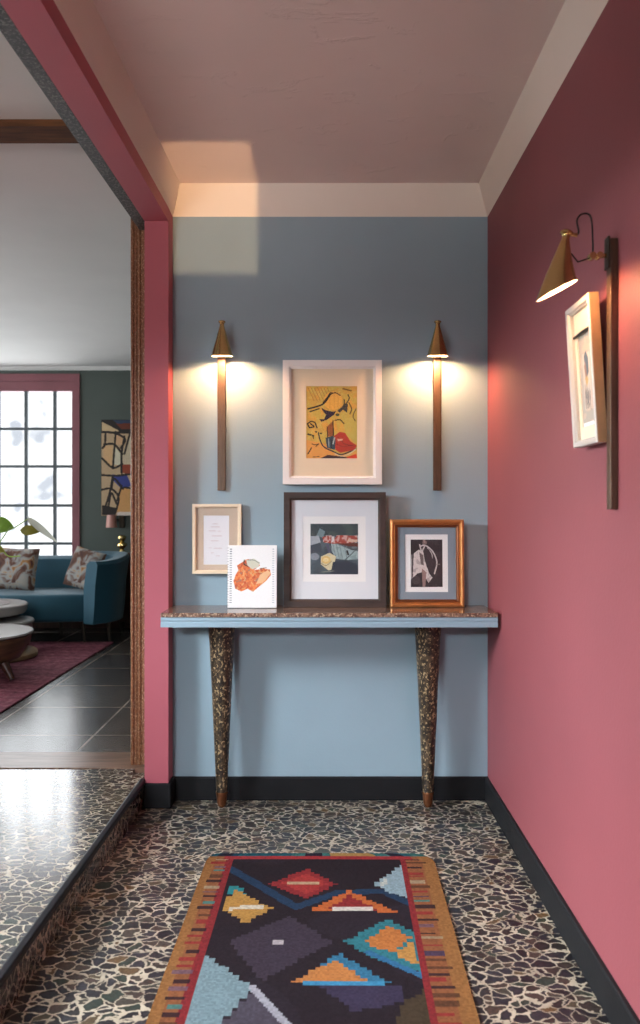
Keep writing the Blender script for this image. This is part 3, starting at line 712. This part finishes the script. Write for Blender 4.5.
A.poly(R([(308,913),(349,892),(396,914)]), (204,106,52)); A.poly(R([(326,911),(350,897),(378,912)]), (150,44,48)); A.poly(R([(331,909.2),(373,909.2),(373,913.2),(331,913.2)]), (226,218,208))
A.poly(R([(345,944),(388,921),(416,936),(424,978),(412,972),(370,960)]), (52,128,140)); A.poly(R([(366,944),(388,928),(410,940),(396,954),(370,950)]), (204,124,62)); A.poly(R([(396,956),(414,944),(420,966),(406,964)]), (206,150,76)); A.line(R([(368,955),(424,979)]), .022, (52,116,164))
A.poly(R([(292,987),(338,956),(388,984),(388,987)]), (56,126,164)); A.poly(R([(292,985),(334,962),(366,982),(366,983)]), (206,132,70)); A.poly(R([(306,982.5),(386,982.5),(386,987.5),(304,987.5)]), (64,150,196))
A.poly(R([(318,988),(402,988),(404,1004),(356,1014)]), (64,56,82)); A.poly(R([(394,1030),(404,1004),(428,990),(433,1030)]), (78,64,48)); 
A.poly(R([(206,958),(254,991),(221,1026),(214,1060),(180,1060),(186,1026)]), (132,160,170)); A.poly(R([(254,993),(292,1030),(300,1070),(220,1070),(222,1026)]), (84,78,92)); A.line(R([(252,990),(290,1030)]), .022, (178,178,190))
# unseen near half continues the same motifs
for (u, v, a, b, c) in ((.42,1.32,.16,.14,(150,46,50)), (.28,1.6,.14,.12,(196,146,72)), (.58,1.62,.14,.12,(204,124,62)), (.42,1.85,.15,.1,(64,56,82))):
    A.poly([(u-a, v), (u, v-b), (u+a, v), (u, v+b)], c); A.poly([(u-a*.5, v), (u, v-b*.5), (u+a*.5, v), (u, v+b*.5)], (64,150,196))
# borders
bl, br = .098, .127
MU = (164,112,62)
inb = (A.X < bl) | (A.X > RW-br); A.put(inb, MU); A.put((A.X > bl-.022) & (A.X < bl), (146,46,50)); A.put((A.X > RW-br) & (A.X < RW-br+.024), (146,46,50))
A.put(inb & (A.X > .03) & (A.X < bl-.022), (156,96,60)); A.put((A.X > RW-br+.024) & (A.X < RW-.045), (156,96,60))
rg = np.random.RandomState(21)
pal = [(52,34,42),(52,34,42),(160,48,50),(160,48,50),(70,140,138),(96,62,44),(120,90,110),(70,60,100),(176,160,130)]
for side in (0, 1):
    v = .05
    while v < RL-.04:
        h = .008+rg.rand()*.016; c = pal[rg.randint(len(pal))]
        a, b = ((.022+rg.rand()*.02, bl-.020) if side == 0 else (RW-br+.024, RW-.030-rg.rand()*.03))
        A.put((A.Y > v) & (A.Y < v+h) & (A.X > a) & (A.X < b), c, .85); v += h+.010+rg.rand()*.022
for vv0, vv1 in ((0, .052), (RL-.052, RL)):
    A.put((A.Y >= vv0) & (A.Y < vv1) & (A.X > .06) & (A.X < RW-.07), (170,52,56))
u = .0
A.put((A.Y < .026), (140,112,76))
while u < RW:
    w_ = .02+rg.rand()*.05; c = [(40,96,112),(30,72,96),(180,140,80),(46,44,60),(60,120,120)][rg.randint(5)]
    A.put((A.Y < .024) & (A.X > u) & (A.X < u+w_), c); u += w_
A.grain(.16); A.a = A.a*.76+A.a.mean(2, keepdims=True)*.06
xs_ = np.linspace(0, RW, A.w+1); vs_ = np.linspace(0, RL, A.h+1)
rr = .085
verts = []
for v in vs_:
    for u in xs_:
        U, V = u, v
        # rounded, pulled-in far corners
        if V < rr:
            ins = rr-math.sqrt(max(0, rr*rr-(rr-V)**2))
            kx = (U-RW/2)/(RW/2)
            U = RW/2+(RW/2-(ins*(.9 if kx > 0 else .35)))*kx
        X, Y = rugpt(U, V)
        verts.append((X, Y, .007+.0012*math.sin(V*9+U*4)))
me = A._mk('rug', verts)
rug = obj('kilim_rug', me, M['rug']); md = rug.modifiers.new('thick', 'SOLIDIFY'); md.thickness = .0055; md.offset = -1
tag(rug, 'multicoloured kilim runner with dark field and striped mustard border on the pebble floor', 'rug')

# ================================================================= LOUNGE
ZF = .128
cp = B(-4.4, -1.87, 4.35, 7.16, ZF+.001, ZF+.012, bev=.003)
tag(obj('area_rug', cp, M['carpet']), 'faded red purple rug on the slate floor before the teal sofa', 'rug')
# sofa
sf = thing('sofa', 'teal velvet curved sofa under the far grid window', 'sofa', (-2.9, 7.35, ZF))
ox, oy, oz = sf.location
path = spline([(-4.02,7.02,0),(-4.05,7.3,0),(-3.85,7.66,0),(-3.4,7.78,0),(-2.5,7.78,0),(-2.08,7.72,0),(-1.93,7.5,0),(-1.93,7.2,0),(-2.05,7.0,0)], 8)
def wall_sweep(path, th, z0, zt, flare=.04):
    bm = bmesh.new(); rings = []; n = len(path)
    for i, p in enumerate(path):
        d = (path[min(i+1,n-1)]-path[max(i-1,0)]).normalized(); nrm = Vector((d.y, -d.x, 0))   # towards inside? sign below
        top = zt(p); ring = []
        for (o_, z) in ((-.5,z0),(-.62,z0+.12),(-.5-flare*6,z0+(top-z0)*.6),(-.5-flare*12,top-.03),(-.35-flare*11,top),(.2-flare*9,top),(.5-flare*8,top-.03),(.5,z0+.3),(.5,z0)):
            ring.append(bm.verts.new((p.x-ox+nrm.x*o_*th, p.y-oy+nrm.y*o_*th, z)))
        rings.append(ring)
    m_ = len(rings[0])
    for a, b in zip(rings, rings[1:]):
        for k in range(m_): bm.faces.new((a[k], a[(k+1)%m_], b[(k+1)%m_], b[k]))
    bm.faces.new(rings[0][::-1]); bm.faces.new(rings[-1]); return bm
def sofa_top(p):
    if p.x > -2.3: return .74+.05*min(1, max(0, (p.y-7.1)/.4))
    return .745
obj('backrest', wall_sweep(path, .12, .19, sofa_top), M['teal'], sf, smooth=True)
def outline_prism(pts, z0, z1, bev):
    bm = bmesh.new(); v = [bm.verts.new((x, y, z0)) for x, y in pts]; f = bm.faces.new(v)
    r = bmesh.ops.extrude_face_region(bm, geom=[f]); tv = [e for e in r['geom'] if isinstance(e, bmesh.types.BMVert)]
    for q in tv: q.co.z = z1
    bmesh.ops.recalc_face_normals(bm, faces=bm.faces)
    es = [e for e in bm.edges if abs(e.verts[0].co.z-e.verts[1].co.z) < 1e-6]
    bmesh.ops.bevel(bm, geom=es, offset=bev, segments=3, affect='EDGES', profile=.5); return bm
inner = [(-3.93,7.2),(-3.78,7.58),(-3.4,7.70),(-2.5,7.70),(-2.14,7.62),(-1.98,7.45),(-1.97,7.2),(-2.10,7.06),(-2.5,7.0),(-3.0,6.96),(-3.5,7.0),(-3.85,7.06)]
obj('seat', outline_prism([(x-ox, y-oy) for x, y in inner], .20, .445, .035), M['teal'], sf, smooth=True)
for lx_, ly_ in ((-3.7,7.1),(-2.14,7.14),(-1.93,7.2),(-2.5,7.62),(-3.6,7.62)):
    bm = bmesh.new(); tube(bm, [(lx_-ox, ly_-oy, .215), (lx_-ox+.02*(1 if lx_ > -3 else -1), ly_-oy-.01, .0135 if ly_ < 7.16 and lx_ < -2 else .001)], .022, 12, r2=.011)
    obj('leg', bm, M['darkmetal'], sf, smooth=True)
# cushions
def pillow(name, label, loc, rot, w=.44, h=.42, t=.14):
    bm = bmesh.new(); N = 16; g = {}
    for side in (1, -1):
        for i in range(N+1):
            for j in range(N+1):
                u = 2*i/N-1; v = 2*j/N-1; e = (1-u**4)*(1-v**4); pin = 1-.09*(1-abs(u*v))*(u*u+v*v)*.5
                if side == -1 and (i in (0, N) or j in (0, N)): g[(side,i,j)] = g[(1,i,j)]; continue
                g[(side,i,j)] = bm.verts.new((u*w/2*pin, side*t/2*max(0, e)**.55, v*h/2*pin))
    for side in (1, -1):
        for i in range(N):
            for j in range(N): bm.faces.new([g[(side,i,j)], g[(side,i+1,j)], g[(side,i+1,j+1)], g[(side,i,j+1)]])
    o = obj(name, bm, M['cushion'], smooth=True, loc=loc); o.rotation_euler = rot
    return tag(o, label, 'cushion', 'patterned cushions on the sofa')
pillow('throw_cushion', 'patterned cushion at the left end of the visible sofa, below the plant', (-2.87,7.46,ZF+.445+.197), (-.25,.03,-.1), .44, .40)
pillow('throw_cushion', 'patterned cushion leaning against the right end of the teal sofa', (-2.22,7.47,ZF+.445+.195), (-.3,.22,-.35), .34, .38)
# nest of round tables
def legs(root, pts, mat, ztop, rad=.02, splay=.06):
    for (a, r) in pts:
        bm = bmesh.new(); c, s_ = math.cos(a), math.sin(a)
        tube(bm, [(c*r, s_*r, ztop), (c*(r+splay), s_*(r+splay), .009)], rad, 10, r2=rad*.55); obj('leg', bm, mat, root, smooth=True)
C1 = thing('coffee_table', 'walnut planked round coffee table with splayed legs nearest the doorway', 'table', (-2.49, 5.62, ZF+.0145), group=None)
obj('table_top', lathe(bmesh.new(), [(0,.290),(.40,.290),(.425,.297),(.435,.305),(.43,.315),(0,.315)], 48), M['greytop'], C1, smooth=True, label='pale grey top')
bm = lathe(bmesh.new(), [(0,.10),(.29,.10),(.345,.13),(.385,.19),(.41,.255),(.42,.289),(0,.289)], 48); obj('body', bm, M['walnut'], C1, smooth=True)
legs(C1, [(-.35,.31),(1.4,.31),(3.1,.31),(-1.75,.31)], M['darkwood'], .12, .036, .075)
C2 = thing('coffee_table', 'rose wood drum table with pale top between the walnut and grey tables', 'table', (-2.665, 6.39, ZF+.0135))
obj('table_top', lathe(bmesh.new(), [(0,.265),(.325,.265),(.34,.272),(.342,.285),(.335,.295),(0,.295)], 48), M['greytop'], C2, smooth=True, label='pale grey top')
obj('body', lathe(bmesh.new(), [(0,.08),(.27,.08),(.31,.1),(.33,.2),(.325,.264),(0,.264)], 48), M['rose'], C2, smooth=True)
obj('plinth', lathe(bmesh.new(), [(0,0),(.36,0),(.37,.01),(.37,.035),(.36,.045),(.2,.079),(0,.079)], 48), M['lightwood'], C2, smooth=True, label='light wood disc base')
C3 = thing('coffee_table', 'grey oval top table furthest back beside the teal sofa', 'table', (-2.87, 6.50, ZF+.0135))
obj('table_top', lathe(bmesh.new(), [(0,.325),(.40,.325),(.43,.335),(.445,.36),(.45,.40),(.44,.41),(0,.41)], 48), M['greytop'], C3, smooth=True)
obj('inlay', lathe(bmesh.new(), [(0,.4105),(.30,.4105),(.305,.413),(0,.414)], 40), M['darkwood'], C3, smooth=True, label='dark inlay disc')
legs(C3, [(.95,.40),(1.9,.33),(3.14,.33),(4.0,.33)], M['darkmetal'], .326, .016, .03)
# plant on the walnut table
pl = thing('potted_plant', 'leafy green plant in a grey pot on the walnut coffee table', 'plant', (-2.50, 5.60, ZF+.0145+.3155))
obj('pot', lathe(bmesh.new(), [(0,0),(.055,0),(.07,.02),(.085,.10),(.09,.15),(.082,.15),(.075,.13),(0,.128)], 32), M['pot'], pl, smooth=True)
def leaf(root, base, tip, width, mat, droop=.25, lab=None, face=None):
    base = Vector(base); tip = Vector(tip); d = tip-base; L = d.length; side = (face or Vector((0,.35,1))).cross(d).normalized()
    up = d.cross(side).normalized(); bm = bmesh.new(); rows = []; N = 10
    for i in range(N+1):
        t = i/N; w = width*.5*(math.sin(PI*t**.75)**.8 if 0 < t < 1 else 0)+.0008
        c = base+d*t+up*(math.sin(PI*t)*L*droop*.3)
        rows.append([bm.verts.new(c+side*w*k+up*(-abs(k))*w*.18) for k in (-1,-.5,0,.5,1)])
    for a, b in zip(rows, rows[1:]):
        for k in range(4): bm.faces.new((a[k], a[k+1], b[k+1], b[k]))
    r = bmesh.ops.solidify(bm, geom=bm.faces[:], thickness=.0012)
    return obj('leaf', bm, mat, root, smooth=True, label=lab)
def stem(root, pts): obj('stem', tube(bmesh.new(), spline(pts, 6), .004, 8), M['leaf'], root, smooth=True)
def pp(x, y, d): v = P(x, y, d); return v-pl.location
fv = Vector((.1,-1,.25))
stem(pl, [(0,0,.13),(.02,0,.3),pp(-6,540,5.55),pp(2,525,5.5)]); leaf(pl, pp(-9,523,5.55), pp(14,528,5.5), .115, M['leaf'], face=fv)
stem(pl, [(0,0,.13),(.03,.0,.28),pp(6,533,5.5),pp(14,528,5.48),pp(28,519,5.47)]); leaf(pl, pp(20,530,5.47), pp(41,531,5.45), .07, M['leafdark'], face=fv)
leaf(pl, pp(28,519,5.47), pp(40,531,5.45), .03, M['leafdark'], face=fv)
leaf(pl, pp(27,517,5.47), pp(58,543,5.44), .045, M['leafwhite'], face=fv, lab='pale bleached leaf')  # leaf in an even near-white tone
leaf(pl, pp(-10,545,5.5), pp(5,552,5.46), .06, M['leafdark'], face=fv)
stem(pl, [(0,0,.13),(.0,-.02,.2),pp(-8,546,5.5),pp(8,556,5.46),pp(20,556,5.44)])
for a in range(7):
    an = a*.9+1.2; b_ = Vector((.10*math.cos(an), .10*math.sin(an), .30+.05*(a % 3))); 
    stem(pl, [(0,0,.13), b_*.6+Vector((0,0,.08)), b_]); leaf(pl, b_, b_*1.0+Vector((.14*math.cos(an)-.05, .14*math.sin(an), .05)), .08, M['leaf'])
# sideboard against far wall, brass vase, wall light, mosaic panel
sb = thing('sideboard', 'dark red wood sideboard against the green wall behind the sofa', 'cabinet', (-1.55, 7.94, ZF))
obj('body', B(-.42, .42, .0, .13, .08, .765, bev=.004), M['darkwood'], sb)
for x in (-.36, .36):
    for y in (.03, .10): obj('leg', tube(bmesh.new(), [(x, y, .08), (x, y, 0)], .018, 10, r2=.012), M['darkmetal'], sb, smooth=True)
for x in (-.21, .21):
    d_ = obj('door', B(x-.2, x+.2, -.012, -.001, .10, .745, bev=.002), M['darkwood'], sb); obj('knob', tube(bmesh.new(), [(x*.25, -.013, .42), (x*.25, -.03, .42)], .01, 10), M['brass'], d_, smooth=True)
bv = lathe(bmesh.new(), [(0,0),(.035,0),(.03,.02),(.018,.035),(.03,.05),(.052,.07),(.05,.09),(.022,.105),(.03,.125),(.044,.145),(.04,.165),(.02,.178),(0,.178)], 28)
tag(obj('brass_vase', bv, M['brass'], smooth=True, loc=(-1.585*1.28+.0, 8.0, ZF+.766)), 'small bulbous brass vase on the dark sideboard', 'vase')
bpy.data.objects['brass_vase'].location.x = (122-CX)*8.0/F
sb.location.x = (122-CX)*8.0/F+.36
# mosaic panel
def q5(x, y): return (90+x/6.82, 410+y/6.82)
def Q5(l): return [q5(*p) for p in l]
BK = (40,34,32)
A = Canvas(102, 420, 160, 516, 2.2, (176,150,118))
A.poly(Q5([(80,60),(480,60),(480,160),(80,150)]), BK); A.poly(Q5([(85,80),(200,140),(200,155),(85,150)]), (190,164,126)); A.poly(Q5([(180,90),(480,80),(480,130),(220,130)]), (96,46,30)); A.poly(Q5([(150,60),(480,60),(480,88),(190,92)]), (46,58,80))
A.poly(Q5([(220,300),(290,170),(480,160),(480,400),(220,400)]), (184,168,140)); A.poly(Q5([(150,440),(260,450),(290,520),(220,540),(160,480)]), (52,60,120)); A.poly(Q5([(215,375),(290,370),(290,440),(225,430)]), (134,62,40))
A.poly(Q5([(200,540),(480,520),(480,690),(190,700)]), (190,142,88)); A.poly(Q5([(90,250),(160,240),(150,400),(95,330)]), (198,160,116)); A.poly(Q5([(170,250),(215,300),(215,380),(160,370)]), (196,188,164)); A.poly(Q5([(180,160),(240,200),(225,240),(180,240)]), (196,156,118)); A.poly(Q5([(85,650),(180,670),(180,720),(85,720)]), BK)
for l in ([(85,150),(480,160)], [(180,150),(160,400)], [(110,150),(105,235),(90,260)], [(240,180),(220,300),(220,430)], [(85,330),(160,395),(225,370)], [(85,445),(180,450),(290,440),(480,450)], [(160,450),(140,560),(110,660)], [(100,235),(170,235),(225,300)],
          [(85,545),(150,540),(200,600),(180,700)], [(220,520),(190,620)], [(150,540),(170,470),(230,540)], [(280,150),(240,300)], [(360,160),(330,440)], [(330,440),(360,700)], [(240,530),(480,560)], [(100,150),(180,160),(245,200),(215,260)], [(130,660),(150,570),(185,640)]): A.curve(Q5(l), 2.1, BK)
A.poly(Q5([(190,700),(480,690),(480,720),(190,725)]), (196,182,172)); A.grain(.1)
s = 8.07/F
pn = thing('wall_panel', 'tall mosaic patterned panel in black lines on the dark green wall', 'wall art', tuple(P(131, 468, 8.098)))
pn.location = P(131, 468, 8.098)
obj('panel', B(-29*s, 29*s, -.032, 0, -48*s, 48*s, bev=.003), M['black'], pn)
obj('face', A.mesh('face', 57.4*s, 95.4*s), M['art'], pn, loc=(0, -.0335, 0))
wl = thing('wall_light', 'small dusty pink cylinder light on the green wall below the mosaic panel', 'wall lamp', tuple(P(111.5, 521, 8.0)))
obj('shade', lathe(bmesh.new(), [(0,.06),(.045,.06),(.055,-.065),(.05,-.065),(.042,.055),(0,.055)], 28), M['pinklamp'], wl, smooth=True)
obj('bracket', B(-.012, .012, .045, .099, .0, .024), M['darkmetal'], wl)
bm = B(.06, .11, .06, .099, -.07, .05, bev=.004); bx(bm, .0, .07, .085, .095, .0, .02)
obj('back_plate', bm, M['darkmetal'], wl)

# ================================================================= LIGHT
def area(name, loc, rot, sx, sy, e, col, spread=None):
    L = bpy.data.lights.new(name, 'AREA'); L.shape = 'RECTANGLE'; L.size = sx; L.size_y = sy; L.energy = e; L.color = col
    if spread: L.spread = spread
    o = bpy.data.objects.new(name, L); C.objects.link(o); o.location = loc; o.rotation_euler = rot; return o
DAY = (.86, .94, 1.0)
# daylight outside the landing window, leaning down like skylight
o = area('daylight_landing', (XW-1.2, (SW[0]+SW[1])/2-.1, 2.52), (0,0,0), 1.7, 1.2, 960, DAY)
o.rotation_euler = Vector((1, .2, -.45)).to_track_quat('-Z', 'Y').to_euler()
o = area('daylight_far_window', ((FW[0]+FW[1])/2, YF+.5, 1.7), (-PI/2,0,0), 3.2, 2.4, 115, (.93,.97,1))
o.rotation_euler = Vector((0,-1,0)).to_track_quat('-Z', 'Y').to_euler()
o = area('daylight_lounge_window', (-5.8, 5.85, 1.7), (0,0,0), 3.4, 2.0, 230, DAY)
o.rotation_euler = Vector((1,0,-.1)).to_track_quat('-Z', 'Y').to_euler()
o = area('daylight_rear', (-1.5, YR-1.1, 2.78), (0,0,0), 1.9, 1.2, 860, DAY)  # fill light added behind the camera to brighten the back wall
o.rotation_euler = Vector((.25, 1, -.45)).to_track_quat('-Z', 'Y').to_euler()
o = area('sunlit_ground_rear', (-1.4, YR-4.0, .85), (0,0,0), 3.6, 1.5, 800, (1, .96, .92))  # added fill for the hall ceiling, standing in for ground bounce
o.rotation_euler = Vector((.1, 1, .25)).to_track_quat('-Z', 'Y').to_euler()
w = bpy.data.worlds.new('World'); bpy.context.scene.world = w; w.use_nodes = True
w.node_tree.nodes['Background'].inputs[0].default_value = (.9,.95,1,1); nt = w.node_tree; bgn = nt.nodes['Background']; bgn.inputs[1].default_value = 1.5
tc = nt.nodes.new('ShaderNodeTexCoord'); nz = nt.nodes.new('ShaderNodeTexNoise'); nz.inputs['Scale'].default_value = 30; cr = nt.nodes.new('ShaderNodeValToRGB')
cr.color_ramp.elements[0].position = .36; cr.color_ramp.elements[0].color = (.46,.50,.56,1); cr.color_ramp.elements[1].position = .46; cr.color_ramp.elements[1].color = (.95,.98,1,1)
nt.links.new(tc.outputs['Generated'], nz.inputs['Vector']); nt.links.new(nz.outputs['Fac'], cr.inputs['Fac']); nt.links.new(cr.outputs['Color'], bgn.inputs['Color'])

# added floor spotlight, no such source known: its shuttered mouth throws the warm rectangle at the ceiling corner
S = Vector((-.275, -.45, .10))
def slope(p): return ((p[0]-S.x)/(p[1]-S.y), (p[2]-S.z)/(p[1]-S.y))
sx1 = slope((-.293, 3.57, 2.7))[0]; sx0 = slope((-.674, 3.52, 2.7))[0]
sz1 = slope((0, 3.13, ZC))[1]; sz0 = slope((0, YB, 2.38))[1]
L_ = .26; m0x, m1x, m0z, m1z = S.x+sx0*L_, S.x+sx1*L_, S.z+sz0*L_, S.z+sz1*L_
fl = thing('framing_spotlight', 'black box floor spotlight with shutters on the pebble floor', 'lamp', (S.x, S.y-.10, 0))
bm = bmesh.new()
def rb(x0, x1, y0, y1, z0, z1): bx(bm, x0-S.x, x1-S.x, y0-S.y+.10, y1-S.y+.10, z0, z1)
q = .12; yf = S.y+L_
y0_ = S.y-.10; zt_ = .34
rb(S.x-q, S.x+q, y0_, y0_+.004, .005, zt_)
rb(S.x-q, S.x-q+.004, y0_+.004, yf, .005, zt_); rb(S.x+q-.004, S.x+q, y0_+.004, yf, .005, zt_)
rb(S.x-q, S.x+q, y0_, yf, .001, .005); rb(S.x-q, S.x+q, y0_, yf+.003, zt_, zt_+.004)
obj('housing', bm, M['cable'], fl)
bm = bmesh.new()
rb(S.x-q, m0x, yf, yf+.003, 0.005, zt_); rb(m1x, S.x+q, yf, yf+.003, 0.005, zt_)
rb(m0x, m1x, yf, yf+.003, .005, m0z); rb(m0x, m1x, yf, yf+.003, m1z, zt_)
obj('shutter', bm, M['cable'], fl)
L = bpy.data.lights.new('spot_lamp', 'POINT'); L.energy = 560; L.color = (1, .62, .32); L.shadow_soft_size = .0012  # lamp of the added spotlight
lo = bpy.data.objects.new('spot_lamp', L); C.objects.link(lo); lo.location = S

# ================================================================= CAMERA
cam = bpy.data.cameras.new('camera'); co = bpy.data.objects.new('camera', cam); C.objects.link(co)
co.location = (0, 0, H); co.rotation_euler = (PI/2, 0, 0); cam.sensor_width = 36; cam.lens = F/1024*36; cam.shift_x = -2.5/1024
cam.clip_start = .02
cam.dof.use_dof = True; cam.dof.focus_distance = 3.4; cam.dof.aperture_fstop = 3.2
sc = bpy.context.scene; sc.camera = co
sc.view_settings.view_transform = 'Standard'; sc.view_settings.look = 'None'; sc.view_settings.gamma = 1; sc.view_settings.use_curve_mapping = False
sc.view_settings.exposure = 0
